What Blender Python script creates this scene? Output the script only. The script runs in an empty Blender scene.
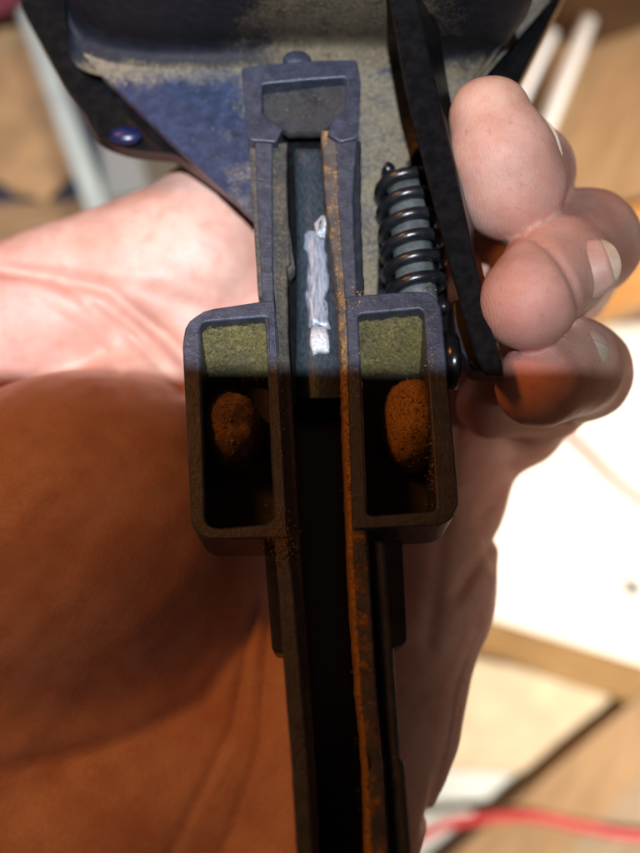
import bpy, bmesh, math, random
import numpy as np
from mathutils import Vector, Matrix, noise as mnoise

random.seed(7)
rng = np.random.default_rng(7)
S = bpy.context.scene
COL = S.collection
MM = 0.001

# ------------------------------------------------------------------ camera
D = 150.0            # mm from lens to the tool's middle
PX = 0.15            # mm per photo pixel at the tool's middle
cd = bpy.data.cameras.new('camera')
cam = bpy.data.objects.new('camera', cd)
COL.objects.link(cam)
cam.location = (0, 0, D * MM)
cam.rotation_euler = (0, 0, 0)
cd.sensor_fit = 'VERTICAL'
cd.sensor_height = 24.0
cd.sensor_width = 18.0
cd.lens = 12.0 / (426.5 * PX / D)
cd.clip_start = 0.001
cd.clip_end = 50
cd.dof.use_dof = True
cd.dof.focus_distance = 0.153
cd.dof.aperture_fstop = 6.5
S.camera = cam

# ------------------------------------------------------------------ light
w = bpy.data.worlds.new('World'); S.world = w
w.use_nodes = True
bg = w.node_tree.nodes['Background']
bg.inputs[0].default_value = (1.0, 0.60, 0.46, 1)
bg.inputs[1].default_value = 0.062

def spot(name, loc, aim, power, col, radius, size, blend):
    ld = bpy.data.lights.new(name, 'SPOT')
    ld.energy = power; ld.color = col; ld.shadow_soft_size = radius
    ld.spot_size = math.radians(size); ld.spot_blend = blend
    o = bpy.data.objects.new(name, ld); COL.objects.link(o)
    o.location = loc
    o.rotation_euler = (Vector(aim) - Vector(loc)).to_track_quat('-Z', 'Y').to_euler()
    return o

def area(name, loc, aim, power, col, size):
    ld = bpy.data.lights.new(name, 'AREA')
    ld.energy = power; ld.color = col; ld.size = size; ld.shape = 'DISK'
    o = bpy.data.objects.new(name, ld); COL.objects.link(o)
    o.location = loc
    o.rotation_euler = (Vector(aim) - Vector(loc)).to_track_quat('-Z', 'Y').to_euler()
    return o

# head torch worn by the photographer, above the phone
spot('head_torch_light', (-0.012, 0.012, 0.55), (-0.085, 0.070, 0.0), 32.0, (0.84, 0.89, 1.0), 0.0035, 34, 1.0)
# warm bulb of the room, up and to the left
area('room_bulb_light', (-0.40, 0.42, 0.42), (0, -0.03, 0), 1.65, (1.0, 0.34, 0.07), 0.14)
# work lamp standing over the bench on the right
spot('bench_lamp_light', (0.45, -0.10, 0.25), (0.14, -0.05, -0.30), 42.0, (1.0, 0.87, 0.73), 0.03, 57, 1.0)

S.view_settings.view_transform = 'Standard'
S.view_settings.look = 'None'
S.view_settings.exposure = 0.0
S.view_settings.gamma = 1.0
S.cycles.use_denoising = True
S.cycles.max_bounces = 8
S.render.film_transparent = False

# ------------------------------------------------------------------ helpers
TILT = math.radians(18)
N = np.array([0, math.sin(TILT), math.cos(TILT)])
CAMP = np.array([0, 0, D])

def T(px, py, wv=0.0):
    """point of the tool's own frame: on its face plane (raised by wv mm), in mm"""
    d = np.array([(px - 320) * PX, -(py - 426.5) * PX, -D])
    k = (wv - N @ CAMP) / (N @ d)
    return CAMP + k * d

BZ = -300.0          # bench top, mm
def B(px, py, h=0.0):
    """point over the bench at height h mm"""
    k = (D - (BZ + h)) / D
    return np.array([(px - 320) * PX * k, -(py - 426.5) * PX * k, BZ + h])

def mesh_obj(name, verts, faces, mat, parent=None, smooth=False, bevel=0.0, seg=2, ang=35):
    me = bpy.data.meshes.new(name)
    me.from_pydata([tuple(np.asarray(v) * MM) for v in verts], [], faces)
    bm = bmesh.new(); bm.from_mesh(me)
    bmesh.ops.recalc_face_normals(bm, faces=bm.faces)
    bm.to_mesh(me); bm.free()
    if mat: me.materials.append(mat)
    o = bpy.data.objects.new(name, me); COL.objects.link(o)
    if parent: o.parent = parent
    if bevel:
        b = o.modifiers.new('bevel', 'BEVEL'); b.width = bevel * MM; b.segments = seg
        b.limit_method = 'ANGLE'; b.angle_limit = math.radians(ang)
        smooth = True
    if smooth:
        me.polygons.foreach_set('use_smooth', [True] * len(me.polygons))
        if bevel:
            me.set_sharp_from_angle(angle=math.radians(50))
    return o

def thing(name, label, cat, group=None, kind=None):
    o = bpy.data.objects.new(name, None); COL.objects.link(o)
    o.empty_display_size = 0.01
    o['label'] = label; o['category'] = cat
    if group: o['group'] = group
    return o

def tag(o, label, cat, group=None):
    o['label'] = label; o['category'] = cat
    if group: o['group'] = group
    return o

def rounded(poly, r, seg=5):
    """round the corners of a polygon (photo pixels); r a number or one for each corner"""
    out = []; n = len(poly)
    for i in range(n):
        p = np.array(poly[i], float); a = np.array(poly[i - 1], float); b = np.array(poly[(i + 1) % n], float)
        rr = r[i] if isinstance(r, (list, tuple)) else r
        ua = (a - p); la = np.linalg.norm(ua); ua /= la
        ub = (b - p); lb = np.linalg.norm(ub); ub /= lb
        rr = min(rr, la * .49, lb * .49)
        s = p + ua * rr; e = p + ub * rr
        for k in range(seg + 1):
            t = k / seg
            out.append((1 - t) ** 2 * s + 2 * t * (1 - t) * p + t * t * e)
    return out

def dens(poly, step=9.0):
    """insert points along the edges so the outline can be made uneven"""
    out = []; n = len(poly)
    for i in range(n):
        a = np.array(poly[i], float); b = np.array(poly[(i + 1) % n], float)
        m = max(1, int(np.linalg.norm(b - a) / step))
        for k in range(m):
            out.append(a + (b - a) * k / m)
    return out

def jit(poly, a):
    return [p + a * np.array([mnoise.noise(Vector((p[0] * .13, p[1] * .13, 3.1))),
                              mnoise.noise(Vector((p[0] * .13, p[1] * .13, 9.7)))]) for p in map(np.array, poly)]

def prism(name, poly, w1, depth, mat, parent=None, bevel=.25, wob=0.0, wfun=None, frame=T, taper=0.0):
    """solid with a face outline in photo pixels on plane w1, going back depth mm along the tool's normal"""
    if wob: poly = jit(dens(poly), wob)
    top = [frame(p[0], p[1], wfun(p) if wfun else w1) for p in poly]
    ax = N if frame is T else np.array([0, 0, 1.0])
    c = np.mean(top, axis=0)
    bot = [v + taper * (v - c) / max(1e-6, np.linalg.norm(v - c)) - ax * depth for v in top]
    n = len(poly)
    f = [tuple(range(n)), tuple(range(2 * n - 1, n - 1, -1))]
    f += [(i, i + n, (i + 1) % n + n, (i + 1) % n) for i in range(n)]
    return mesh_obj(name, top + bot, f, mat, parent, bevel=bevel)

def ring(name, outer, inner, w1, depth, mat, parent=None, bevel=.3, wob=0.0, flare=0.0, inw=0.0):
    n = len(outer)
    if wob:
        outer = jit(outer, wob); inner = jit(inner, wob)
    v = [T(p[0], p[1], w1) for p in outer] + [T(p[0], p[1], w1) for p in inner]
    c = np.mean(v, axis=0)
    v += [q + flare * (q - c) - N * depth for q in v[:n]] + [q + inw * (q - c) - N * depth for q in v[n:2 * n]]
    f = []
    for i in range(n):
        j = (i + 1) % n
        f += [(i, j, n + j, n + i), (i, i + 2 * n, j + 2 * n, j), (n + i, n + j, 3 * n + j, 3 * n + i),
              (2 * n + i, 3 * n + i, 3 * n + j, 2 * n + j)]
    return mesh_obj(name, v, f, mat, parent, bevel=bevel)

def loft(name, rows, mat, parent=None, bevel=0.0, smooth=False, closed=True, caps=True):
    """skin a list of cross-sections (each a list of mm points)"""
    m = len(rows[0]); v = [p for r in rows for p in r]; f = []
    for a in range(len(rows) - 1):
        for b in range(m if closed else m - 1):
            c = (b + 1) % m
            f.append((a * m + b, a * m + c, (a + 1) * m + c, (a + 1) * m + b))
    if caps and closed:
        f.append(tuple(range(m))); f.append(tuple(range(len(rows) * m - 1, (len(rows) - 1) * m - 1, -1)))
    return mesh_obj(name, v, f, mat, parent, bevel=bevel, smooth=smooth)

def tube(name, pts, r, mat, parent=None, seg=12, closed_ends=True):
    pts = [np.array(p, float) for p in pts]
    rows = []; nrm = None
    for i, p in enumerate(pts):
        t = pts[min(i + 1, len(pts) - 1)] - pts[max(i - 1, 0)]; t /= np.linalg.norm(t)
        if nrm is None:
            a = np.array([0, 0, 1.0]) if abs(t[2]) < .9 else np.array([1.0, 0, 0])
            nrm = np.cross(t, a)
        nrm = nrm - t * (nrm @ t); nrm /= np.linalg.norm(nrm)
        bn = np.cross(t, nrm)
        rr = r[i] if isinstance(r, (list, tuple)) else r
        rows.append([p + rr * (math.cos(q) * nrm + math.sin(q) * bn) for q in np.linspace(0, 2 * math.pi, seg, endpoint=False)])
    return loft(name, rows, mat, parent, smooth=True, caps=closed_ends)

def spline(ctrl, n=12):
    c = [np.array(p, float) for p in ctrl]; c = [2 * c[0] - c[1]] + c + [2 * c[-1] - c[-2]]
    out = []
    for i in range(1, len(c) - 2):
        for k in range(n):
            t = k / n
            out.append(.5 * (2 * c[i] + (c[i + 1] - c[i - 1]) * t + (2 * c[i - 1] - 5 * c[i] + 4 * c[i + 1] - c[i + 2]) * t * t
                             + (3 * c[i] - c[i - 1] - 3 * c[i + 1] + c[i + 2]) * t ** 3))
    out.append(c[-2]); return out

def grains(name, pts, size, mat, parent=None):
    """crumbs: many small uneven octahedra joined into one mesh"""
    base = np.array([(1, 0, 0), (-1, 0, 0), (0, 1, 0), (0, -1, 0), (0, 0, 1), (0, 0, -1)], float)
    fb = [(0, 2, 4), (2, 1, 4), (1, 3, 4), (3, 0, 4), (2, 0, 5), (1, 2, 5), (3, 1, 5), (0, 3, 5)]
    V = []; F = []
    for p in pts:
        s = size * math.exp(random.gauss(0, .45))
        R = np.array(Matrix.Rotation(random.random() * 6.28, 3, Vector((random.gauss(0, 1), random.gauss(0, 1), random.gauss(0, 1))).normalized()))
        q = (base * (s * rng.uniform(.5, 1.35, (6, 1)))) @ R + np.asarray(p)
        o = len(V); V += list(q); F += [tuple(i + o for i in t) for t in fb]
    me = bpy.data.meshes.new(name); me.from_pydata([tuple(v * MM) for v in V], [], F)
    me.materials.append(mat)
    o = bpy.data.objects.new(name, me); COL.objects.link(o); o['kind'] = 'stuff'
    if parent: o.parent = parent
    return o

# ------------------------------------------------------------------ materials
class NT:
    def __init__(s, name):
        s.m = bpy.data.materials.new(name); s.m.use_nodes = True
        s.t = s.m.node_tree; s.b = s.t.nodes['Principled BSDF']
        s.tc = s.t.nodes.new('ShaderNodeTexCoord')
        s.mp = s.n('ShaderNodeMapping'); s.mp.inputs['Scale'].default_value = (1000, 1000, 1000)
        s.l(s.tc.outputs['Object'], s.mp.inputs[0])
        s.co = s.mp.outputs[0]                       # object coordinates in mm
    def n(s, k): return s.t.nodes.new(k)
    def l(s, a, b): s.t.links.new(a, b)
    def put(s, v, sock):
        if hasattr(v, 'is_output'): s.l(v, sock)
        elif v is not None: sock.default_value = v
    def noise(s, scale, det=5, rough=.6, vec=None, dist=0.0):
        x = s.n('ShaderNodeTexNoise'); x.inputs['Scale'].default_value = scale
        x.inputs['Detail'].default_value = det; x.inputs['Roughness'].default_value = rough
        x.inputs['Distortion'].default_value = dist
        s.l(vec or s.co, x.inputs['Vector']); return x.outputs['Fac']
    def voro(s, scale, feat='F1', vec=None):
        x = s.n('ShaderNodeTexVoronoi'); x.inputs['Scale'].default_value = scale; x.feature = feat
        s.l(vec or s.co, x.inputs['Vector']); return x.outputs['Distance']
    def rng(s, v, a, b, c=0.0, d=1.0, smooth=True):
        x = s.n('ShaderNodeMapRange'); x.interpolation_type = 'SMOOTHSTEP' if smooth else 'LINEAR'
        s.put(v, x.inputs[0])
        for i, q in zip((1, 2, 3, 4), (a, b, c, d)): x.inputs[i].default_value = q
        return x.outputs[0]
    def math(s, op, a, b=None, clamp=False):
        x = s.n('ShaderNodeMath'); x.operation = op; x.use_clamp = clamp
        s.put(a, x.inputs[0]); s.put(b, x.inputs[1]); return x.outputs[0]
    def mix(s, f, a, b):
        x = s.n('ShaderNodeMix'); x.data_type = 'RGBA'
        s.put(f, x.inputs[0])
        for v, i in ((a, 6), (b, 7)):
            s.put(v if hasattr(v, 'is_output') else (*v, 1), x.inputs[i])
        return x.outputs[2]
    def bump(s, h, strength=.4, dist=.3, prev=None):
        x = s.n('ShaderNodeBump'); x.inputs['Strength'].default_value = strength
        x.inputs['Distance'].default_value = dist * MM
        s.l(h, x.inputs['Height'])
        if prev: s.l(prev, x.inputs['Normal'])
        return x.outputs[0]
    def xyz(s):
        x = s.n('ShaderNodeSeparateXYZ'); s.l(s.co, x.inputs[0]); return x.outputs
    def scaled(s, sc, rot=(0, 0, 0)):
        r = s.n('ShaderNodeMapping'); r.inputs['Rotation'].default_value = rot; s.l(s.co, r.inputs[0])
        x = s.n('ShaderNodeMapping'); x.inputs['Scale'].default_value = sc
        s.l(r.outputs[0], x.inputs[0]); return x.outputs[0]
    def out(s, col=None, rough=None, metal=None, nrm=None, spec=None, sss=None):
        s.put((*col, 1) if isinstance(col, tuple) else col, s.b.inputs['Base Color'])
        s.put(rough, s.b.inputs['Roughness']); s.put(metal, s.b.inputs['Metallic'])
        if nrm: s.l(nrm, s.b.inputs['Normal'])
        s.put(spec, s.b.inputs['Specular IOR Level'])
        return s.m

DUST = (0.36, 0.31, 0.20)
def dusty_metal(name, base, amount=.35, rough=.42, rust=0.0, extra=None, dust=DUST, metal=0.0, spec=.5, relief=.55, wear=0.0, var=1.6, rust_more=None):
    """painted or blued steel with clotted dust and, where asked, rust"""
    t = NT(name)
    big = t.noise(.16, 6, .65); fine = t.noise(1.7, 6, .7); spk = t.noise(5.0, 3, .6)
    f = t.math('ADD', t.math('MULTIPLY', big, .52), t.math('MULTIPLY', fine, .55))
    if extra: f = t.math('ADD', f, extra(t))
    d = t.rng(f, .74 - amount * .45, 1.04 - amount * .45)
    sp = t.rng(spk, .68, .76)
    bcol = t.mix(t.rng(t.noise(.5, 4), .35, .7), base, tuple(min(1, c * var + .004) for c in base))
    if wear:
        bv = t.n('ShaderNodeBevel'); bv.samples = 4; bv.inputs[0].default_value = .55 * MM
        ge = t.n('ShaderNodeNewGeometry'); dp = t.n('ShaderNodeVectorMath'); dp.operation = 'DOT_PRODUCT'
        t.l(bv.outputs[0], dp.inputs[0]); t.l(ge.outputs['True Normal'], dp.inputs[1])
        e = t.rng(t.math('ADD', t.math('SUBTRACT', 1.0, dp.outputs['Value']), t.math('MULTIPLY', t.math('SUBTRACT', t.noise(.9, 5, .7), .5), .35)), .06, .28)
        for rz_ in (.5, -.9):
            sc_ = t.rng(t.noise(1.0, 2, .5, t.scaled((.12, 5, 5), (0, 0, rz_))), .66, .72)
            bcol = t.mix(t.math('MULTIPLY', sc_, .45), bcol, tuple(min(1, c * 2.6 + .03) for c in base))
        bcol = t.mix(t.math('MULTIPLY', e, wear), bcol, tuple(min(1, c * 3.2 + .05) for c in base))
    c = t.mix(d, bcol, t.mix(t.rng(fine, .3, .7), tuple(x * .55 for x in dust), dust))
    if amount > -.4: c = t.mix(t.math('MULTIPLY', sp, .30), c, (.34, .31, .25))
    if rust:
        r = t.rng(t.math('ADD', t.math('MULTIPLY', t.noise(.35, 5, .7), .7), t.math('MULTIPLY', fine, .3)) if not rust_more else t.math('ADD', rust_more(t), t.math('ADD', t.math('MULTIPLY', t.noise(.35, 5, .7), .7), t.math('MULTIPLY', fine, .3))), .66 - rust * .4, .82 - rust * .4)
        c = t.mix(r, c, t.mix(t.rng(spk, .35, .65), (.17, .080, .022), (.56, .31, .085)))
        d = t.math('MAXIMUM', d, r)
    grime = 0.0 if amount < -.4 or rust >= 1 else t.math('MULTIPLY', t.rng(t.math('ADD', t.math('MULTIPLY', t.noise(.28, 6, .7), .7), t.math('MULTIPLY', t.noise(3.2, 4, .6), .3)), .50, .66), .55)
    if hasattr(grime, 'is_output'): c = t.mix(grime, c, tuple(x * .35 for x in base))
    h = t.math('ADD', t.math('MULTIPLY', fine, .6), t.math('MULTIPLY', t.math('MULTIPLY', spk, d), 1.2))
    rr = t.math('ADD', t.math('MULTIPLY', d, .95 - rough), t.math('ADD', t.math('MULTIPLY', t.noise(.9, 4), .22), rough - .1), clamp=True)
    return t.out(c, rr, metal, t.bump(h, relief, .22), spec=spec)

def gray_rim():
    return dusty_metal('worn_grey_steel', (.026, .031, .047), .12, .30, rust=.06, spec=.5, dust=(.15, .13, .09), wear=.9, relief=.9)
M_rim = gray_rim()
M_rail = dusty_metal('grimy_rail_steel', (.030, .035, .048), .20, .32, rust=.14, dust=(.15, .13, .09), wear=.8, relief=.9)
M_inner = dusty_metal('dirt_caked_steel', (.03, .03, .03), .72, .7, rust=.12, dust=(.16, .13, .085))
M_railr = dusty_metal('rusting_rail_steel', (.030, .035, .048), .20, .36, rust=.14, dust=(.15, .13, .09), wear=.7, relief=.9, rust_more=lambda t: t.rng(t.xyz()[1], 12, -14, 0, .13))
M_rusty = dusty_metal('rusty_rail_steel', (.05, .045, .04), .4, .6, rust=.40, dust=(.12, .08, .045), rust_more=lambda t: t.rng(t.xyz()[1], 30, -5, 0, .20))
M_block = dusty_metal('dusty_dark_block', (.008, .008, .009), .38, .7, rust=.18, dust=(.030, .024, .018), relief=1.0)
M_olive = dusty_metal('olive_dust_crust', (.07, .06, .03), .8, .9, rust=.05, dust=(.20, .17, .05))
M_pit = dusty_metal('dark_pocket_floor', (.030, .025, .014), .45, .85, dust=(.10, .08, .038))
M_black = dusty_metal('black_lacquer_steel', (.004, .0043, .005), -.95, .20, spec=.45, relief=.05, var=1.1)
M_dark = dusty_metal('dark_blued_steel', (.012, .013, .018), .05, .35)
M_tan = dusty_metal('lit_edge_tan', (.06, .06, .06), .75, .6)  # pale tan stands in for light on the plate's edge

def plate_extra(t):
    x, y, z = t.xyz()
    a = t.rng(y, 56, 68, -.14, .30)
    bb = t.rng(x, -25, -14, -.14, .14)
    c_ = t.rng(x, 2, 8, -.14, .30)
    return t.math('ADD', t.math('MAXIMUM', t.math('MAXIMUM', a, bb), c_), t.math('MULTIPLY', t.math('SUBTRACT', t.noise(.10, 4, .6), .5), .5))
M_plate = dusty_metal('blue_black_plate', (.019, .028, .058), .27, .34, extra=plate_extra, dust=(.255, .215, .14))
M_house = dusty_metal('dusty_housing', (.007, .008, .013), .46, .6, spec=.25, extra=lambda t: t.rng(t.math('ABSOLUTE', t.math('SUBTRACT', t.xyz()[0], 4)), 4, 30, .26, -.10) if False else t.math('MAXIMUM', t.rng(t.math('ABSOLUTE', t.math('SUBTRACT', t.xyz()[0], 4)), 4, 30, .26, -.12), t.rng(t.xyz()[1], 70, 62, -.12, .40)), dust=(.20, .165, .105))
M_rust = dusty_metal('orange_rust', (.2, .095, .028), .1, .95, rust=1.0, spec=.2)
M_rustd = dusty_metal('brown_rust', (.10, .060, .028), .25, .9, rust=.45, dust=(.22, .15, .07), spec=.2)

def steel():
    t = NT('scraped_bright_steel')
    st = t.noise(1.1, 6, .7, t.scaled((5, .25, 1)))
    c = t.mix(t.rng(st, .3, .7), (.10, .13, .18), (.50, .56, .64))
    return t.out(c, t.rng(st, .3, .7, .40, .2), .25, t.bump(st, .5, .15))
M_steel = steel()
def steel_dull():
    t = NT('dull_blue_steel')
    st = t.noise(.8, 6, .7, t.scaled((3, 1.2, 1)))
    c = t.mix(t.rng(st, .3, .7), (.026, .036, .045), (.075, .098, .118))
    return t.out(c, .34, .4, t.bump(st, .4, .12))
M_steel2 = steel_dull()
M_spring = dusty_metal('dark_spring_wire', (.008, .009, .011), -.35, .26, metal=.0, spec=.7, relief=.2)
M_rod = dusty_metal('grey_spring_rod', (.07, .08, .08), .3, .5, dust=(.075, .07, .05))

def skin():
    t = NT('skin')
    big = t.noise(.06, 5, .6); mid = t.noise(.35, 5, .6); fine = t.noise(2.2, 4, .6)
    c = t.mix(t.rng(big, .35, .65), (.56, .31, .235), (.68, .43, .345))
    c = t.mix(t.math('MULTIPLY', t.rng(mid, .45, .75), .45), c, (.55, .22, .16))
    c = t.mix(t.math('MULTIPLY', t.rng(fine, .55, .8), .18), c, (.40, .20, .13))
    at = t.n('ShaderNodeAttribute'); at.attribute_name = 'flush'
    sp_ = t.n('ShaderNodeSeparateColor'); t.l(at.outputs['Color'], sp_.inputs[0])
    c = t.mix(t.math('MULTIPLY', sp_.outputs[0], .6), c, (.62, .21, .17))
    c = t.mix(t.math('MULTIPLY', sp_.outputs[1], .6), c, (.58, .38, .17))
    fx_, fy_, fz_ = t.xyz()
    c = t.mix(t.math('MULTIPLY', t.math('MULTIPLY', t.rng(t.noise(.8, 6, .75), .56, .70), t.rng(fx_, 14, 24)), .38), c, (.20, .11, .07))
    # skin relief: criss-cross lines, ridges and pores
    l1 = t.noise(1.0, 3, .5, t.scaled((1.6, .22, .8), (0, 0, .5)), .6)
    l2 = t.noise(1.0, 3, .5, t.scaled((.25, 1.5, .8), (0, 0, .25)), .6)
    vo = t.voro(1.5)
    h = t.math('ADD', t.math('MULTIPLY', l1, .45), t.math('ADD', t.math('MULTIPLY', l2, .45), t.math('MULTIPLY', vo, .35)))
    n1 = t.bump(h, .26, .3)
    wv = t.n('ShaderNodeTexWave'); wv.inputs['Scale'].default_value = .8; wv.inputs['Distortion'].default_value = 3.5
    wv.inputs['Detail'].default_value = 1.5; wv.inputs['Detail Scale'].default_value = .25; t.l(t.scaled((1, .15, .6), (0, 0, -.25)), wv.inputs['Vector'])
    px_, py_, pz_ = t.xyz()
    rid = t.math('MULTIPLY', wv.outputs['Fac'], t.math('MULTIPLY', t.rng(px_, 20, 26), t.rng(py_, 0, 8)))
    n1 = t.bump(rid, .16, .12, n1)
    n2 = t.bump(t.noise(4.5, 3, .6), .35, .10, n1)
    b = t.b.inputs
    b['Subsurface Weight'].default_value = .25
    b['Subsurface Radius'].default_value = (1.0, .35, .18)
    b['Subsurface Scale'].default_value = .0022
    return t.out(c, t.rng(fine, .3, .7, .42, .60), 0, n2, spec=.42)
M_skin = skin()
def simple(name, col, rough=.5, var=.25, sc=.5, bumpd=.15, spec=.5, sss=0):
    t = NT(name)
    f = t.noise(sc, 5, .65)
    c = t.mix(t.rng(f, .3, .7), tuple(x * (1 - var) for x in col), tuple(min(1, x * (1 + var)) for x in col))
    if sss:
        t.b.inputs['Subsurface Weight'].default_value = sss
        t.b.inputs['Subsurface Radius'].default_value = (1, .5, .3)
        t.b.inputs['Subsurface Scale'].default_value = .001
    return t.out(c, rough, 0, t.bump(f, .3, bumpd), spec=spec)
M_nail = simple('fingernail', (.68, .45, .37), .42, .08, .4, .05, sss=.2)
M_nailtip = simple('nail_free_edge', (.66, .56, .40), .4, .08, .6, .05)
def wood(name, a, b, ang=0.0, sc=1.0):
    t = NT(name)
    v = t.scaled((.035 * sc, .35 * sc, .35 * sc), (0, 0, ang))
    f = t.noise(1.0, 7, .65, v, .8); g = t.noise(6.0, 4, .6, v)
    k = t.noise(.02, 3, .5)
    c = t.mix(t.rng(f, .3, .7), a, b)
    c = t.mix(t.math('MULTIPLY', t.rng(g, .5, .75), .35), c, tuple(x * .5 for x in a))
    c = t.mix(t.math('MULTIPLY', t.rng(k, .5, .7), .3), c, tuple(x * .6 for x in a))
    return t.out(c, .68, 0, t.bump(f, .5, .5), spec=.3)

# ================================================================== SETTING
M_bench = wood('bench_wood', (.10, .055, .028), (.19, .115, .06), 1.57, .6)
def board(name, poly, h, th, mat, bevel=.8, label=None, cat=None, group=None, wob=0.0):
    o = prism(name, poly, h, th, mat, None, bevel=bevel, frame=B, wob=wob)
    if label: tag(o, label, cat, group)
    return o
bench = bpy.data.objects.new('workbench', None); COL.objects.link(bench); bench['kind'] = 'structure'
for i in range(9):
    x0 = -460 + i * 104
    c = [(x0, -420), (x0 + 101.5, -420), (x0 + 101.5, 420), (x0, 420)]
    h = BZ - .2 * (i % 3)
    v = [(*p, h) for p in c] + [(*p, h - 30) for p in c]
    mesh_obj('plank', v, [(0, 1, 2, 3), (7, 6, 5, 4)] + [(k, k + 4, (k + 1) % 4 + 4, (k + 1) % 4) for k in range(4)], M_bench, bench, bevel=1.0)

# ---- things lying on the bench
M_pine = wood('pine', (.27, .17, .085), (.40, .265, .145), -1.1, 1.0)
M_pine2 = wood('pale_board', (.25, .19, .125), (.36, .285, .20), -.75, 1.0)
M_batten = wood('brown_batten', (.22, .13, .045), (.34, .21, .08), .28, 1.2)
M_orange = wood('orange_stained_wood', (.42, .19, .05), (.60, .32, .10), -.35, 1.2)
M_card = simple('cardboard', (.27, .165, .075), .8, .25, .06)
M_paper = simple('white_paper', (.80, .79, .74), .8, .03, .1)
M_cream = simple('cream_paper', (.56, .48, .34), .8, .12, .05)
M_pale = simple('pale_blue_sheet', (.55, .62, .62), .7, .06, .1)
M_white = simple('white_plastic', (.80, .84, .86), .4, .04, .1)
M_teal = simple('grey_green_strip', (.30, .35, .33), .6, .12, .1)
M_navy = simple('dark_blue_cloth', (.018, .02, .035), .85, .3, .3, .6)
M_red = simple('red_cable_sheath', (.55, .045, .06), .4, .08, .2, .05)
M_maroon = simple('maroon_cloth', (.12, .018, .03), .9, .25, .25, .8)

# right-hand side
board('pine_board', [(520, 20), (760, -40), (760, 250), (600, 330), (500, 330), (470, 200)], 10, 9, M_pine,
      label='pale pine board lying behind the curled fingertips', cat='board')
board('stained_board', [(560, 225), (760, 170), (760, 255), (600, 318), (560, 300)], 17, 6, M_orange,
      label='narrow orange stained board beside the ring fingertip', cat='board')
board('dark_board', [(560, -40), (780, -80), (780, -10), (640, 22), (590, 40), (560, 30)], 22, 11, wood('dark_brown_wood', (.06, .03, .012), (.11, .06, .025), .2),
      label='dark brown board end above the pine board', cat='board')
for a, b, wd, nm in (((588, 18), (530, 168), 11, 'white plastic rod, the thicker one, beside the pine board'),
                     ((552, 30), (505, 130), 9, 'white plastic rod, the thinner one, close to the tool plate')):
    p, q = B(*a, 26), B(*b, 16)
    tag(tube('plastic_rod', [p + (q - p) * k / 6 for k in range(7)], wd * .45 * .75, M_white, seg=14), nm, 'rod', 'white rods on the bench')

def sheet(name, poly, h, mat, label, curl=2.0):
    c = [B(p[0], p[1], h) for p in poly]
    rows = []; nu, nv = 14, 14
    for i in range(nu + 1):
        for j in range(nv + 1):
            u, v = i / nu, j / nv
            p = c[0] * (1 - u) * (1 - v) + c[1] * u * (1 - v) + c[2] * u * v + c[3] * (1 - u) * v
            p = p + np.array([0, 0, curl * (mnoise.noise(Vector((u * 2.1, v * 2.3, h))) + .6)])
            rows.append(p)
    f = [(i * (nv + 1) + j, (i + 1) * (nv + 1) + j, (i + 1) * (nv + 1) + j + 1, i * (nv + 1) + j + 1) for i in range(nu) for j in range(nv)]
    o = mesh_obj(name, rows, f, mat, smooth=True)
    s = o.modifiers.new('solid', 'SOLIDIFY'); s.thickness = .3 * MM
    return tag(o, label, 'paper')
sheet('paper_sheet', [(430, 340), (800, 310), (800, 760), (400, 615)], 3, M_paper, 'white paper sheet glaring under the lamp, thin red wire across it')
sheet('paper_sheet', [(380, 640), (640, 690), (560, 775), (380, 765)], 2.2, M_cream, 'cream paper sheet below the brown batten')
sheet('pale_sheet', [(380, 768), (540, 762), (520, 880), (380, 880)], 1.4, M_pale, 'pale blue grey sheet tucked by the red cable')
board('wood_batten', [(440, 606), (800, 716), (800, 760), (440, 640)], 14, 10, M_batten, label='brown wooden batten lying between white and cream paper', cat='batten')
board('sloping_board', [(400, 900), (660, 678), (700, 720), (520, 900)], 15, 9, M_pine, label='tan wooden strip running diagonally under the red cable', cat='board')
board('grey_board', [(508, 895), (655, 722), (800, 720), (800, 900)], 12, 8, M_pine2, label='grey brown board beside the tan diagonal strip', cat='board')
cab = spline([B(330, 905, 20), B(425, 834, 22), B(470, 820, 22), B(530, 816, 22), B(580, 826, 22), B(640, 836, 22), B(760, 842, 20), B(900, 838, 20)], 10)
tag(tube("red_cable", cab, 2.2, M_red), 'thick red cable crossing the diagonal boards', 'cable')
wr = spline([B(560, 425, 8), B(590, 453, 7), B(610, 474, 7), B(640, 498, 7), B(700, 540, 7), B(820, 580, 7)], 10)
tag(tube('red_wire', wr, 1.2, M_red), 'thin red wire lying across the white paper', 'wire')
tag(tube('blue_peg', [B(634, 584, 6), B(636, 588, 8), B(638, 593, 6)], 2.2, simple('grey_blue_plastic', (.20, .27, .32), .5)), 'small grey blue peg lying on the white paper', 'peg')

# left-hand side
board('cardboard_piece', [(-90, 40), (20, 25), (62, 60), (78, 165), (45, 203), (-90, 150)], 14, 3, M_card, label='torn tan cardboard piece beside the grey green strip', cat='cardboard', wob=5)
board('dark_cloth', [(-120, 120), (160, 90), (200, 200), (110, 215), (-120, 212)], 5, 4, M_navy, label='dark blue cloth under the cardboard piece', cat='cloth', wob=6)
board('wood_offcut', [(-100, 208), (150, 196), (150, 260), (-100, 275)], 9, 8, wood('offcut_wood', (.17, .10, .045), (.26, .17, .085), 0), label='brown wood offcut beyond the base of the thumb', cat='offcut')
p, q = (8, -40), (112, 250)
board('grey_strip', [(p[0] - 9, p[1]), (p[0] + 9, p[1]), (q[0] + 12, q[1]), (q[0] - 12, q[1])], 26, 8, M_teal, label='grey green strip running from the plate to the thumb base', cat='strip')
board('grey_block', [(95, 120), (200, 125), (200, 180), (105, 200)], 12, 10, simple('grey_block_paint', (.16, .17, .16), .6), label='grey block under the black guard, beside the grey green strip', cat='block')
rg = []
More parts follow.
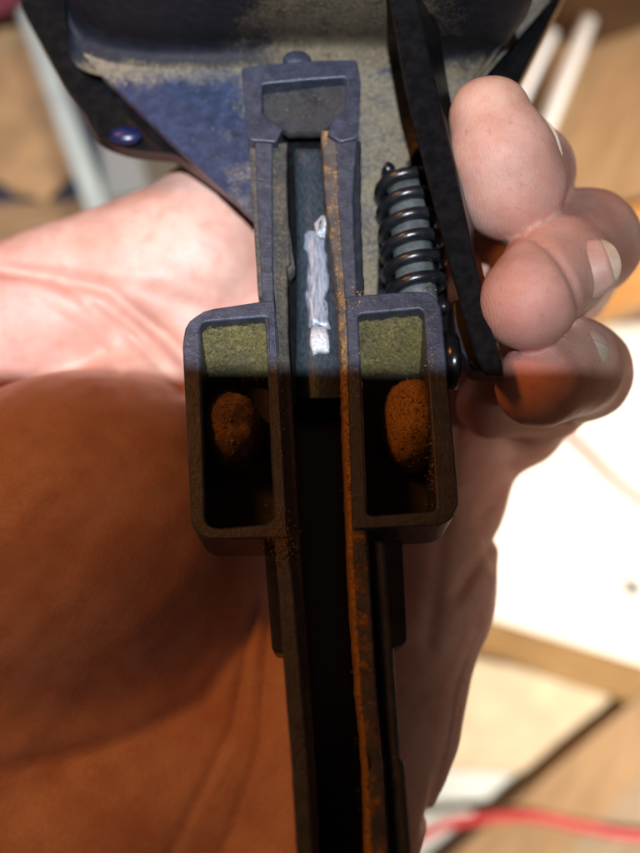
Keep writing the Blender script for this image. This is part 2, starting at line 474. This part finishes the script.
for i in range(17):
    a = i / 16
    rg.append([B(-140 + a * 165, -70 + b / 12 * 170 - a * 100 * (b / 12), 30 + 7 * mnoise.noise(Vector((a * 3, b * .35, 2)))) for b in range(13)])
o = loft('red_rag', rg, M_maroon, smooth=True, closed=False)
sm = o.modifiers.new('solid', 'SOLIDIFY'); sm.thickness = 2 * MM
tag(o, 'crumpled maroon rag above the cardboard piece', 'rag')

# ================================================================== THE PHONE (just above the lens, casting the shade)
ph = [(-52, 10.7), (40, 9.3), (40, -150), (-52, -150)]
ph = rounded(ph, 7)
v = [np.array([p[0], p[1], D + 9.0]) for p in ph] + [np.array([p[0], p[1], D + 1.2]) for p in ph]
n = len(ph)
o = mesh_obj('phone', v, [tuple(range(n)), tuple(range(2 * n - 1, n - 1, -1))] + [(i, i + n, (i + 1) % n + n, (i + 1) % n) for i in range(n)], M_black, bevel=.8)
tag(o, 'black phone held over the tool, shading the lower palm', 'phone')

# ================================================================== THE TOOL
tool = thing('hand_tool', 'dusty black steel hand tool with slotted rail, two rusty pockets and coil spring', 'tool')

# -- plate behind the head
wing = [(70, 42), (62, -60), (560, -60), (548, -2), (476, 80), (418, 148), (380, 196), (377, 306), (268, 306), (262, 226), (250, 214), (160, 131)]
prism('wing_plate', wing, -11, 2.2, M_plate, tool, bevel=.3, wob=.8)
# -- housing rising towards the viewer above the wing plate
prof = [(84, -11.35), (70, -11.05), (58, -10.6), (48, -9.3), (39, -6.4), (30, -2.2), (14, 3.5), (-8, 10), (-40, 18), (-90, 26)]
xs = [62, 90, 130, 180, 230, 280, 320, 360, 400, 440, 480, 520, 545]
rows = []
for i, x in enumerate(xs):
    r = []
    for (y, wv) in prof:
        b = 1.0 * math.exp(-((x - 315) / 60) ** 2)
        xx = x + (0 if x < 500 else -(max(0, y) * .8))
        yy = y - 34 * math.exp(-max(0, x - 66) / 22) * (1 if y > -20 else .3) - 2.5 * mnoise.noise(Vector((x * .02, y * .03, 5))) - b * 2 + (8 if x > 400 else 0)
        r.append(T(xx, yy, wv))
    r.append(T(xs[i], -90, 5)); r.append(T(xs[i], -90, -12.5)); r.append(T(xs[i] - (0 if x < 500 else 70), 84, -12.5))
    rows.append(r)
o = loft('housing', rows, M_house, tool, smooth=True)
o.data.set_sharp_from_angle(angle=math.radians(60))
s_ = o.modifiers.new('sub', 'SUBSURF'); s_.levels = s_.render_levels = 2
# -- black guard below the plate, both sides
prism('guard', rounded([(10, -60), (22, 8), (62, 82), (84, 112), (96, 138), (130, 150), (176, 154), (240, 200), (120, 40), (80, -60)], [0, 3, 6, 8, 14, 12, 8, 2, 2, 0], 4), -16, 3, M_black, tool, bevel=.8)
prism('guard', rounded([(566, -10), (520, 82), (440, 190), (400, 190), (470, 60), (560, -80), (600, -80)], [4, 4, 6, 2, 2, 0, 0], 4), -15, 6, M_black, tool, bevel=.6)
c = T(126, 136, -14.5)
rows = []
for k in range(7):
    a = k / 6 * math.pi / 2
    rows.append([c + N * (1.3 * math.sin(a)) + 3.0 * math.cos(a) * np.array([math.cos(q), .6 * math.sin(q), -.2 * math.sin(q)]) for q in np.linspace(0, 6.283, 20, endpoint=False)])
loft('guard_rivet', rows, dusty_metal('rivet_blue_glint', (.005, .008, .040), -.9, .3, relief=.1), tool, smooth=True)  # blue base colour paints in the glint reflected on the dome
# plate edge at the right wing, its lit look painted in pale tan
loft('edge_strip', [[T(546, -4, -10.8), T(551, 0, -10.9), T(551, 0, -13), T(546, -4, -13)], [T(474, 78, -10.8), T(479, 83, -10.9), T(479, 83, -13), T(474, 78, -13)]], M_tan, tool, bevel=.15)

# -- head of the channel
hd = [(241, 67), (300, 61), (357, 59), (361, 82), (358, 138), (340, 142), (327, 133), (332, 122), (346, 104), (346, 77), (303, 80), (262, 84), (262, 112), (270, 121), (283, 128), (276, 142), (248, 140)]
prism('head_cap', rounded(hd, [5, 3, 6, 3, 5, 2, 2, 3, 3, 3, 2, 3, 3, 3, 2, 2, 6], 3), .7, 12, M_rim, tool, bevel=.28)
tb = [T(297, 59, -1)]; c = T(297, 60, 0)
rows = []
for k in range(6):
    a = k / 5 * math.pi / 2
    rows.append([c + N * (1.0 * math.sin(a) - .3) + 2.5 * max(.02, math.cos(a)) * np.array([math.cos(q), .75 * math.sin(q), -.2 * math.sin(q)]) for q in np.linspace(0, 6.283, 18, endpoint=False)])
rows.insert(0, [p - N * 4 for p in rows[0]])
loft('head_boss', rows, M_rim, tool, smooth=True)
prism('head_block', [(258, 78), (348, 72), (350, 104), (336, 124), (322, 134), (288, 135), (272, 124), (258, 116)], -3.6, 1.5, M_block, tool, bevel=.5, wob=2.0, wfun=lambda p: -.5 - (p[1] - 72) * .075)

# -- rails, each a strip of stations: (py, outer, inner top, slot)
def strip(name, st, w1, depth, mat, wob=.6, bevel=.3, dw=0.0):
    dn = []
    for (y0, a0, b0), (y1, a1, b1) in zip(st[:-1], st[1:]):
        m = max(1, int((y1 - y0) / 8))
        dn += [(y0 + (y1 - y0) * k / m, a0 + (a1 - a0) * k / m, b0 + (b1 - b0) * k / m) for k in range(m)]
    dn.append(st[-1])
    rows = []
    for y, a, b in dn:
        a += wob * mnoise.noise(Vector((y * .09, a * .01, 1))); b += wob * mnoise.noise(Vector((y * .11, b * .01, 4)))
        A, Bq = T(a, y, w1), T(b, y, w1 - dw)
        rows.append([A, Bq, Bq - N * (depth - dw), A - N * depth])
    return loft(name, rows, mat, tool, bevel=bevel)
LR = [(136, 255, 273), (200, 257, 272.5), (300, 262, 274), (330, 266, 278), (530, 274, 287), (600, 279, 295), (700, 286, 303), (760, 291, 308), (900, 299, 316)]
strip('rail', LR, 0.0, 15.2, M_rail)
RR = [(136, 335, 357), (200, 338, 353), (300, 345, 357), (340, 347, 360), (530, 352, 366), (600, 356, 371), (690, 361, 376), (752, 366, 380), (758, 370, 381), (768, 371, 382), (774, 368, 383), (900, 374, 390)]
strip('rail', RR, 0.0, 15.2, M_railr)
# inner ledges
strip('rail_ledge', [(142, 271.5, 287), (200, 271.5, 287), (262, 272.5, 291), (268, 272.5, 287), (330, 277, 288), (530, 285.5, 299), (760, 306, 315), (900, 314, 321)], -.9, 14, M_inner, 1.2, .3, 1.2)
strip('rail_ledge', [(130, 321, 336.5), (200, 325, 339.5), (300, 338, 346.5), (380, 342, 349), (530, 347.5, 354), (600, 351, 358), (690, 357, 363), (752, 363, 368), (900, 368, 375)], -.7, 14, M_rusty, 1.2, .3, -.5)
# slot floor and the driver blade in it
strip('slot_floor', [(395, 284, 350), (900, 318, 385)], -14.5, 1.4, M_black, 0, 0)
strip('slot_floor', [(128, 282, 345), (404, 284, 350)], -9.4, 1.2, M_black, 0, 0)
rows = []
for k in range(40):
    y = 149 + (398 - 149) * k / 39
    a_ = np.interp(y, [149, 236, 300, 400], [294, 297, 297, 296]); b_ = np.interp(y, [149, 236, 300, 400], [323, 330, 339, 343])
    rows.append([T(a_ + (b_ - a_) * u / 8 + .4 * mnoise.noise(Vector((y * .1, u, 0))), y, -8.6 + 1.7 * math.sin(math.pi * (.06 + .88 * u / 8)) ** .6) for u in range(9)] + [T(b_, y, -9.3), T(a_, y, -9.3)])
loft('driver_blade', rows, M_steel2, tool, smooth=True).data.set_sharp_from_angle(angle=math.radians(60))
# torn bright scrape: a folded sliver of bright steel on the blade
def sliver(name, st, mat):
    rows = []
    for (y, a, b, z) in st:
        r = []
        for k in range(7):
            u = k / 6
            r.append(T(a + (b - a) * u + random.gauss(0, .7), y + random.gauss(0, 1.8), z + .35 * math.sin(u * math.pi) ** .5 + random.gauss(0, .11)))
        rows.append(r + [T(b, y, -7.5), T(a, y, -7.5)])
    return loft(name, rows, mat, tool, smooth=True)
sliver('blade_scrape', [(y_, 305 + (y_ - 232) * .045 + random.gauss(0, 1.2), 325 + (y_ - 232) * .045 + random.gauss(0, 1.5), -6.75) for y_ in range(232, 336, 8)], M_steel)
tb_ = NT('bare_shiny_steel'); sn = tb_.noise(2.0, 5, .7)
M_bright = tb_.out(tb_.mix(tb_.rng(sn, .3, .7), (.40, .46, .50), (.86, .90, .92)), .3, .3, tb_.bump(sn, .8, .3))
sliver('blade_burr', [(216, 321, 326, -5.6), (224, 315, 326, -5.4), (231, 314, 326, -5.6), (238, 320, 325, -6.2)], M_bright)
sliver('blade_burr', [(328, 311, 326, -6.2), (336, 309, 328, -6.0), (345, 310, 329, -6.0), (352, 312, 329, -6.3), (354, 313, 328, -6.8)], M_bright)
prism('spring_latch', [(279, 205), (287, 212), (295, 268), (289, 275), (284, 262)], -3.0, 3, M_inner, tool, bevel=.3, wob=.6)

# -- pockets
lo = rounded([(181, 314), (274, 299), (287, 538), (191, 540)], [34, 4, 5, 26], 6)
li = rounded([(200, 322), (268, 317), (275, 523), (206, 529)], [7, 5, 12, 14], 6)
ring('pocket_wall', lo, li, .35, 13.5, M_rim, tool, bevel=.3, wob=1.5, flare=.0)
ro = rounded([(346, 296), (440, 289), (461, 524), (352, 530)], [5, 26, 30, 5], 6)
ri = rounded([(358, 314), (424, 309), (437, 511), (367, 517)], [6, 7, 8, 8], 6)
ring('pocket_wall', ro, ri, .45, 13.5, M_rim, tool, bevel=.3, wob=1.5)
prism('pocket_floor', [(194, 326), (268, 318), (277, 538), (204, 541)], -11.5, 1.5, M_pit, tool, bevel=0)
prism('pocket_floor', [(360, 318), (426, 312), (441, 530), (368, 534)], -11.5, 1.5, M_pit, tool, bevel=0)
# dust packed against the head wall of each pocket
def dustbank(x0, x1, y0, name):
    rows = []
    for i in range(19):
        x = x0 + (x1 - x0) * i / 18
        r = []
        for j in range(15):
            v = j / 14
            wv = -2.2 - 9.0 * v ** 1.25
            y = y0 + 62 * v ** .85
            wv += .55 * mnoise.noise(Vector((x * .12, y * .12, 1))) + .35 * mnoise.noise(Vector((x * .35, y * .35, 8)))
            r.append(T(x, y, wv))
        r += [T(x, y0 + 62, -12.4), T(x, y0 - 6, -12.4), T(x, y0 - 6, -2.6)]
        rows.append(r)
    o = loft(name, rows, M_olive, tool, smooth=True); o['kind'] = 'stuff'
    pts = []
    for k in range(1500):
        a = random.random(); v = random.random()
        pts.append(T(x0 + (x1 - x0) * a, y0 + 62 * v ** .85, -2.0 - 9.0 * v ** 1.25 + random.gauss(0, .22)))
    grains('dust_crumbs', pts, .17, M_olive, o)
dustbank(200, 271, 322, 'packed_dust')
dustbank(357, 428, 313, 'packed_dust')

# -- rusted bolt heads in the pockets
def knob(cx, cy, rx, ry, wt, rz, seed, flat, km):
    c = T(cx, cy, wt - rz); rows = []; pts = []
    ex = np.array([1.0, 0, 0]); ey = np.cross(N, ex)
    for k in range(15):
        a = -.5 + k / 14 * (math.pi / 2 + .5)
        r = []
        for q in np.linspace(0, 6.283, 48, endpoint=False):
            ca = math.copysign(abs(math.cos(a)) ** .75, math.cos(a))
            sv = Vector((math.cos(q) * math.cos(a) + seed, math.sin(q) * math.cos(a), math.sin(a)))
            d = 1 + .09 * mnoise.noise(sv * 2) + .04 * mnoise.noise(sv * 5) + .03 * mnoise.noise(sv * 11)
            sx = rx * (flat if math.cos(q) > 0 else 1)
            p = c + ca * d * (sx * math.cos(q) * ex + ry * math.sin(q) * ey) + N * rz * math.sin(a) * d
            r.append(p)
            if random.random() < (.9 if km is M_rust else .4 + .5 * (math.sin(q) > .2)) and (flat == 1 or math.cos(q) < .5 or random.random() < .3) : pts += [p + rng.normal(0, .13, 3) for _ in (0, 1)]
        rows.append(r)
    o = loft('bolt_head', rows, km, tool, smooth=True)
    grains('rust_crumbs', pts, .09, M_rust, o)
knob(234, 434, 5.0, 6.0, -1.2, 7.5, 1.0, .95, M_rustd)
knob(411, 426, 4.7, 7.3, -.8, 8.0, 5.0, 1, M_rust)

# -- rust along the edges
pts = []
for k in range(900):
    t = random.random(); y = 150 + 700 * t
    x = np.interp(y, [150, 300, 540, 690, 850], [332, 343, 352, 361, 369]) + random.gauss(0, 3.5)
    if mnoise.noise(Vector((y * .03, 2, 2))) > -.25: pts.append(T(x, y, -.3 + abs(random.gauss(0, .12))))
for (cx, cy, sx, sy, m) in [(281, 541, 6, 9, 260), (276, 372, 5, 8, 110), (277, 410, 3, 30, 120), (352, 373, 4, 9, 120), (355, 300, 12, 6, 160), (432, 450, 2.5, 45, 260), (430, 350, 2.5, 35, 160), (279, 520, 4, 10, 120)]:
    for k in range(m): pts.append(T(cx + random.gauss(0, sx), cy + random.gauss(0, sy), .35 + random.gauss(0, .16)))
grains('rust_crumbs', pts, .075, M_rust, tool)
# crumbs of dust on the plate and head
pts = []
for k in range(1400):
    x = random.uniform(90, 400); y = random.uniform(40, 210)
    if y > 40 + (x - 66) * .93: continue
    if random.random() < math.exp(-abs(y - 66) / 22) + .5 * math.exp(-abs(x - 235) / 25): pts.append(T(x, y, -10.9))
bp = [(lambda yy: T(random.uniform(264, 342), yy, -.35 - (yy - 72) * .075))(random.uniform(84, 130)) for k in range(420)]
grains('dirt_crumbs', bp, .12, simple('dark_dirt', (.075, .06, .046), .9), tool)
for k in range(900): pts.append(T(random.uniform(358, 412), random.uniform(20, 190), -10.9))
grains('dust_crumbs', pts, .085, simple('pale_crumbs', (.30, .26, .18), .9), tool)

# -- tabs and the outer flange below the pockets
prism('side_tab', rounded([(264, 546), (284, 546), (288, 654), (272, 652)], [0, 0, 3, 6], 4), -3.0, 9, M_dark, tool, bevel=.4)
prism('side_tab', rounded([(384, 540), (402, 540), (407, 644), (386, 650)], [0, 0, 8, 3], 4), -3.0, 9, M_black, tool, bevel=.4)
FL = [(536, 369, 386), (655, 377, 394), (757, 386, 401), (764, 387, 405), (900, 394, 415)]
strip('outer_flange', FL, -2.6, 11, M_tan if False else dusty_metal('dusty_flange_steel', (.03, .036, .045), .30, .38), .5, .8)
# upper outer skirt of the right rail
strip('outer_flange', [(140, 355, 361), (200, 352, 361), (296, 356, 364)], -2.4, 9, M_dark, 1.5, .3)
strip('outer_flange', [(140, 249, 257), (200, 252, 259), (296, 258, 264)], -1.6, 9, M_inner, .8, .3)

# -- spring over its rod
ex = np.array([1.0, 0, 0]); a0, a1 = T(404, 170, -7.5), T(418, 306, -7.5)
ax = (a1 - a0); L = np.linalg.norm(ax); ax /= L
e1 = ex - ax * (ex @ ax); e1 /= np.linalg.norm(e1); e2 = np.cross(ax, e1)
turns = 6.6; hp = []
for k in range(int(turns * 28) + 1):
    q = k / 28 * 2 * math.pi; t = k / (turns * 28)
    rad = 4.6 * min(1, .62 + 2.6 * t)
    hp.append(a0 + ax * L * t + rad * (math.cos(q + 2.6) * e1 + math.sin(q + 2.6) * e2))
tube('spring', hp, 1.0, M_spring, tool, seg=10)
rr_ = a0 + ax * 3.0
tube('spring_rod', [rr_ + ax * k for k in (0, 4, 8, 12, 16, 20, 24)], 3.3, M_rod, tool, seg=20)
prism('spring_seat', rounded([(376, 196), (420, 142), (440, 160), (450, 330), (372, 330)], 4, 3), -14.5, 3, M_black, tool, bevel=.3)

# -- lever bar
lv = [(-70, 372, 400, 424, 15), (0, 388, 417, 435, 10.5), (90, 404, 437, 449, 8.6), (170, 424, 456, 464, 7.2), (250, 445, 473, 479, 6), (330, 467, 491, 495, 5), (362, 477, 502, 504, 4.7), (376, 485, 503, 505, 4.5)]
rows = []
for y, a, b, c_, wv in lv:
    rows.append([T(a, y, wv), T(b, y, wv + .4), T(c_, y, wv - 8), T(a + 3, y, wv - 9)])
dn = []
for r0, r1 in zip(rows[:-1], rows[1:]):
    for k in range(4): dn.append([p + (q - p) * k / 4 for p, q in zip(r0, r1)])
dn.append(rows[-1])
M_lever = dusty_metal('matt_black_lever', (.0035, .0037, .0042), -.95, .20, spec=.28, relief=.05, var=1.05)
loft('lever', dn, M_lever, tool, bevel=.35)
prism('lever_foot', rounded([(452, 300), (470, 296), (498, 340), (500, 372), (474, 370), (456, 345)], 5, 3), -7, 5, M_dark, tool, bevel=.5)
# pivot pin head beside the right pocket
pc = T(450, 362, -4.5)
rows = []
ax2 = np.array([1.0, 0, 0]); ay = np.cross(N, ax2)
for (xx, r) in [(-1.5, 4.4), (.4, 4.7), (.8, 4.6), (1.2, 4.1), (1.4, 3.0), (1.5, .3)]:
    rows.append([pc + ax2 * xx + r * (math.cos(q) * ay + math.sin(q) * N) for q in np.linspace(0, 6.283, 28, endpoint=False)])
loft('pivot_pin', rows, M_black, tool, smooth=True)

# ================================================================== THE HAND
def smin(a, b, k):
    h = np.maximum(k - np.abs(a - b), 0) / k
    return np.minimum(a, b) - h * h * h * k / 6
gx = np.concatenate([np.arange(-330, -84, 6.0), np.arange(-84, -58, 1.6), np.arange(-58, 62, .62)])
gy = np.concatenate([np.arange(-190, -84, 6.0), np.arange(-84, 66, .66)])
gz = np.arange(-92, 16, .74)
gx, gy, gz = (a.astype(np.float32) for a in (gx, gy, gz))
X, Y, Z = gx[:, None, None], gy[None, :, None], gz[None, None, :]
def rcone(p1, r1, p2, r2):
    p1 = np.asarray(p1, np.float32); p2 = np.asarray(p2, np.float32); d = p2 - p1; l2 = float(d @ d)
    t = ((X - p1[0]) * d[0] + (Y - p1[1]) * d[1] + (Z - p1[2]) * d[2]) / l2
    t = np.clip(t, 0, 1)
    return np.sqrt((X - p1[0] - t * d[0]) ** 2 + (Y - p1[1] - t * d[1]) ** 2 + (Z - p1[2] - t * d[2]) ** 2) - (r1 + (r2 - r1) * t)
def ell(c, r, rot=0.0):
    co, si = math.cos(rot), math.sin(rot)
    x, y, z = X - np.float32(c[0]), Y - np.float32(c[1]), Z - np.float32(c[2])
    u = (x * co + y * si) / r[0]; v = (-x * si + y * co) / r[1]; w_ = z / r[2]
    k = np.sqrt(u * u + v * v + w_ * w_)
    return ((k - 1) * min(r)).astype(np.float32)
def chain(pts, k=3.0):
    d = None
    for a, b in zip(pts[:-1], pts[1:]):
        q = rcone(T(*a[:3]), a[3], T(*b[:3]), b[3])
        d = q if d is None else smin(d, q, k)
    return d
FING = {
 'index':  [(490, 119, 6, 6.7), (503, 158, 4, 8.3), (511, 187, 1, 8.4), (527, 172, -14, 8.2), (505, 200, -34, 9.3), (350, 225, -46, 12)],
 'middle': [(528, 302, 5, 7.4), (556, 268, -4, 8.4), (586, 243, -16, 9.3), (560, 280, -36, 9.8), (360, 310, -48, 12)],
 'ring':   [(540, 384, -4, 7.0), (572, 366, -12, 8.0), (582, 372, -22, 8.4), (550, 385, -40, 9.4), (370, 400, -48, 12)],
 'little': [(490, 405, -24, 6.0), (548, 398, -32, 7.4), (520, 425, -42, 8.0), (395, 480, -46, 11.5)],
}
F = None
for f in FING.values():
    q = chain(f, 2.5); F = q if F is None else smin(F, q, .35)
wr_ = (-160, 760, -46)
P = chain([(350, 225, -46, 12.5), (40, 520, -50, 17), (-160, 700, -48, 22)], 5)
for a in ([(360, 310, -48, 12.5), (60, 600, -50, 17), (-160, 760, -48, 22)], [(370, 400, -48, 12.5), (120, 700, -48, 17), (-160, 800, -46, 22)],
          [(395, 470, -45, 12), (446, 486, -45, 11.3), (431, 560, -43, 11.6), (424, 600, -42, 12.0), (377, 720, -41, 13.5), (314, 853, -43, 15.5), (200, 1000, -46, 19), (-160, 1050, -46, 22)],
          [(90, 660, -48, 15), (250, 680, -47, 12), (384, 690, -44, 12)], [(150, 760, -47, 15), (360, 760, -44, 12)],
          [(330, 760, -44, 12), (100, 850, -46, 18), (-160, 900, -46, 22)],
          [(-420, 360, -48, 21), (-60, 346, -44, 16), (190, 262, -40, 16), (310, 130, -44, 12), (380, 70, -48, 10)],
          [(-160, 760, -48, 30), (-1200, 980, -48, 38), (-2400, 1300, -60, 42)]):
    P = smin(P, chain(a, 5), 8)
P = smin(P, ell(T(66, 552, -38), (37, 32, 25), .5), 9)
P = smin(P, ell(T(330, 790, -46), (16, 30, 13), -.2), 8)
H = smin(P, F, 6)
H = H + .13 * np.sin(X * .31 + .7 * np.sin(Y * .11)) * np.sin(Y * .27 + 1.3) * np.sin(Z * .25 + .4) + .12 * np.sin(X * .71 + 2 + np.sin(Y * .3)) * np.sin(Y * .63 + np.sin(X * .2)) * np.sin(Z * .58)
del P, F
# creases (mm wide grooves along the surface)
def groove(pts, depth, sig):
    global H
    best = None
    for a, b in zip(pts[:-1], pts[1:]):
        a = T(*a)[:2]; b = T(*b)[:2]; d = b - a
        t = np.clip(((gx[:, None] - a[0]) * d[0] + (gy[None, :] - a[1]) * d[1]) / (d @ d), 0, 1)
        q = (gx[:, None] - a[0] - t * d[0]) ** 2 + (gy[None, :] - a[1] - t * d[1]) ** 2
        best = q if best is None else np.minimum(best, q)
    H = H + (depth * np.exp(-best / sig ** 2)).astype(np.float32)[:, :, None]
groove([(-30, 262, -25), (40, 274, -25), (105, 288, -25), (160, 335, -25), (220, 398, -25)], 2.3, 1.5)
groove([(60, 284, -25), (120, 330, -25), (180, 392, -25)], .9, .9)
groove([(250, 590, -34), (245, 640, -34), (200, 705, -34), (100, 745, -34), (-40, 770, -34)], .6, 1.6)
groove([(0, 268, -25), (90, 276, -25), (190, 300, -25), (235, 330, -25)], .7, 1.6)
groove([(20, 290, -25), (80, 330, -25), (130, 392, -25)], .35, .7)
groove([(75, 262, -25), (150, 262, -25), (240, 300, -25)], .4, 1.8)
groove([(255, 600, -34), (235, 720, -34), (170, 853, -34)], .5, .8)
groove([(268, 620, -34), (262, 740, -34), (215, 870, -34)], .4, .7)
groove([(476, 632, -34), (452, 690, -34), (440, 770, -34), (430, 840, -34)], 1.5, 1.2)
groove([(512, 540, -34), (480, 556, -34), (455, 590, -34)], 1.1, 1.2)
groove([(455, 430, -34), (440, 520, -34), (425, 640, -34)], .6, 1.5)
groove([(522, 240, 0), (545, 275, 0), (574, 324, 0)], .8, .7)
groove([(515, 470, -34), (480, 520, -34), (496, 566, -34)], .8, 1.4)

def surface_nets(V):
    s = V < 0
    c = sum(s[i:s.shape[0] - 1 + i, j:s.shape[1] - 1 + j, k:s.shape[2] - 1 + k].astype(np.int8) for i in (0, 1) for j in (0, 1) for k in (0, 1))
    act = (c > 0) & (c < 8)
    idx = np.full(act.shape, -1, np.int64); ijk = np.argwhere(act); idx[act] = np.arange(len(ijk))
    acc = np.zeros((len(ijk), 3)); cnt = np.zeros(len(ijk))
    I, J, K = ijk.T
    cor = [(i, j, k) for i in (0, 1) for j in (0, 1) for k in (0, 1)]
    val = {q: V[I + q[0], J + q[1], K + q[2]] for q in cor}
    for q in cor:
        for axn in range(3):
            if q[axn]: continue
            r = list(q); r[axn] = 1; r = tuple(r)
            a, b = val[q], val[r]; m = (a < 0) != (b < 0)
            t = np.where(m, a / np.where(m, a - b, 1), 0)
            p = np.tile(np.array(q, float), (len(ijk), 1)); p[:, axn] += t
            acc[m] += p[m]; cnt[m] += 1
    loc = acc / cnt[:, None] + ijk
    def co(g, f):
        i = np.clip(np.floor(f).astype(int), 0, len(g) - 2); return g[i] + (g[i + 1] - g[i]) * (f - i)
    verts = np.stack([co(gx, loc[:, 0]), co(gy, loc[:, 1]), co(gz, loc[:, 2])], 1)
    quads = []
    for axn in range(3):
        o1, o2 = [(1, 2), (2, 0), (0, 1)][axn]
        sl = [slice(1, -1)] * 3; sl[axn] = slice(0, -1)
        a = s[tuple(sl)]; sl2 = list(sl); sl2[axn] = slice(1, None); b = s[tuple(sl2)]
        e = np.argwhere(a != b); inside = a[a != b]
        off = np.array([1, 1, 1]); off[axn] = 0; e = e + off
        def at(d1, d2):
            q = e.copy(); q[:, o1] += d1; q[:, o2] += d2; return idx[q[:, 0], q[:, 1], q[:, 2]]
        q = np.stack([at(-1, -1), at(0, -1), at(0, 0), at(-1, 0)], 1)
        q[~inside] = q[~inside][:, ::-1]
        quads.append(q[(q >= 0).all(1)])
    return verts, np.concatenate(quads)
hv, hq = surface_nets(H)
me = bpy.data.meshes.new('hand')
me.vertices.add(len(hv)); me.vertices.foreach_set('co', (hv * MM).astype(np.float32).ravel())
me.loops.add(len(hq) * 4); me.loops.foreach_set('vertex_index', hq.ravel().astype(np.int32))
me.polygons.add(len(hq)); me.polygons.foreach_set('loop_start', np.arange(0, len(hq) * 4, 4, dtype=np.int32))
me.update(calc_edges=True); me.validate()
me.polygons.foreach_set('use_smooth', [True] * len(me.polygons))
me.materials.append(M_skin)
fl = np.zeros((len(hv), 4), np.float32); fl[:, 3] = 1
for (px_, py_, wv_, sg, ch, am) in [(528, 312, 8, 7, 0, .8), (552, 276, 4, 4.5, 0, 1), (520, 372, 0, 7, 0, 1), (548, 190, 0, 8, 0, .55), (505, 225, 6, 7, 0, .35), (585, 380, -16, 8, 0, .5),
                                    (492, 88, 6, 7, 1, 1), (470, 120, 4, 5, 1, .5), (0, 300, -25, 14, 0, .5), (230, 700, -34, 20, 0, .3), (470, 470, -36, 14, 0, .6), (455, 600, -34, 12, 0, .4)]:
    fl[:, ch] = np.maximum(fl[:, ch], am * np.exp(-((hv - T(px_, py_, wv_)) ** 2).sum(1) / sg ** 2))
ca_ = me.color_attributes.new('flush', 'FLOAT_COLOR', 'POINT'); ca_.data.foreach_set('color', fl.ravel())
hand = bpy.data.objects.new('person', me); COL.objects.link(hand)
tag(hand, 'bare left hand holding the dusty tool, fingers curled around its lever', 'person')
sm_ = hand.modifiers.new('smooth', 'SMOOTH'); sm_.factor = .5; sm_.iterations = 4
print('hand faces', len(hq))

# nails: curved shells, each with its pale free edge
def sdf(p):
    i = [min(len(g) - 1, int(np.argmin(np.abs(g - q)))) for g, q in zip((gx, gy, gz), p)]
    return H[i[0], i[1], i[2]]
def nail(c, axis, nrm, length, width, rad, lift, tip=.14, walk=True):
    axis = np.array(axis, float); axis /= np.linalg.norm(axis)
    nrm = np.array(nrm, float); nrm /= np.linalg.norm(nrm)
    for _ in range(400 if walk else 0):  # walk out to the skin
        if sdf(c) > 0: break
        c = c + nrm * .1
    nrm = np.array(nrm, float); nrm -= axis * (nrm @ axis); nrm /= np.linalg.norm(nrm); sd = np.cross(axis, nrm)
    def shell(name, t0, t1, mat, par, th, up):
        rows = []
        for i in range(13):
            t = t0 + (t1 - t0) * i / 12
            hw = width / 2 * (math.sqrt(max(0.0, 1 - (max(0, t - .35) / .65) ** 2.4)) + .03) * math.sqrt(max(0.02, 1 - (max(0, .3 - t) / .3) ** 2.4))
            r = []
            for k in range(11):
                a = -1 + k / 5; y = a * hw; ang = y / rad
                r.append(c + axis * (t - .5) * length + sd * rad * math.sin(ang) + nrm * (rad * math.cos(ang) - rad + lift + up - .9 * (t - .55) ** 2 - 4.5 * max(0, .42 - t) ** 2))
            rows.append(r + [q - nrm * th for q in r[::-1]])
        return loft(name, rows, mat, par, smooth=True)
    a = shell('fingernail', 0, 1 - tip, M_nail, hand, .5, 0)
    shell('free_edge', 1 - tip, 1, M_nailtip, a, .5, .03)
nail(T(556, 152, -.8), N + np.array([-.22, -.08, 0]), (.94, .34, 0), 12, 25, 12, .2, .12, False)
nail(T(555, 284, -2), (.90, .28, .12), (.42, .22, .85), 9.5, 10.5, 6, -.3, .17)
nail(T(570, 360, -12), (-.25, -.9, .42), (.3, .2, .9), 6.5, 5.5, 4, -.05, .6)
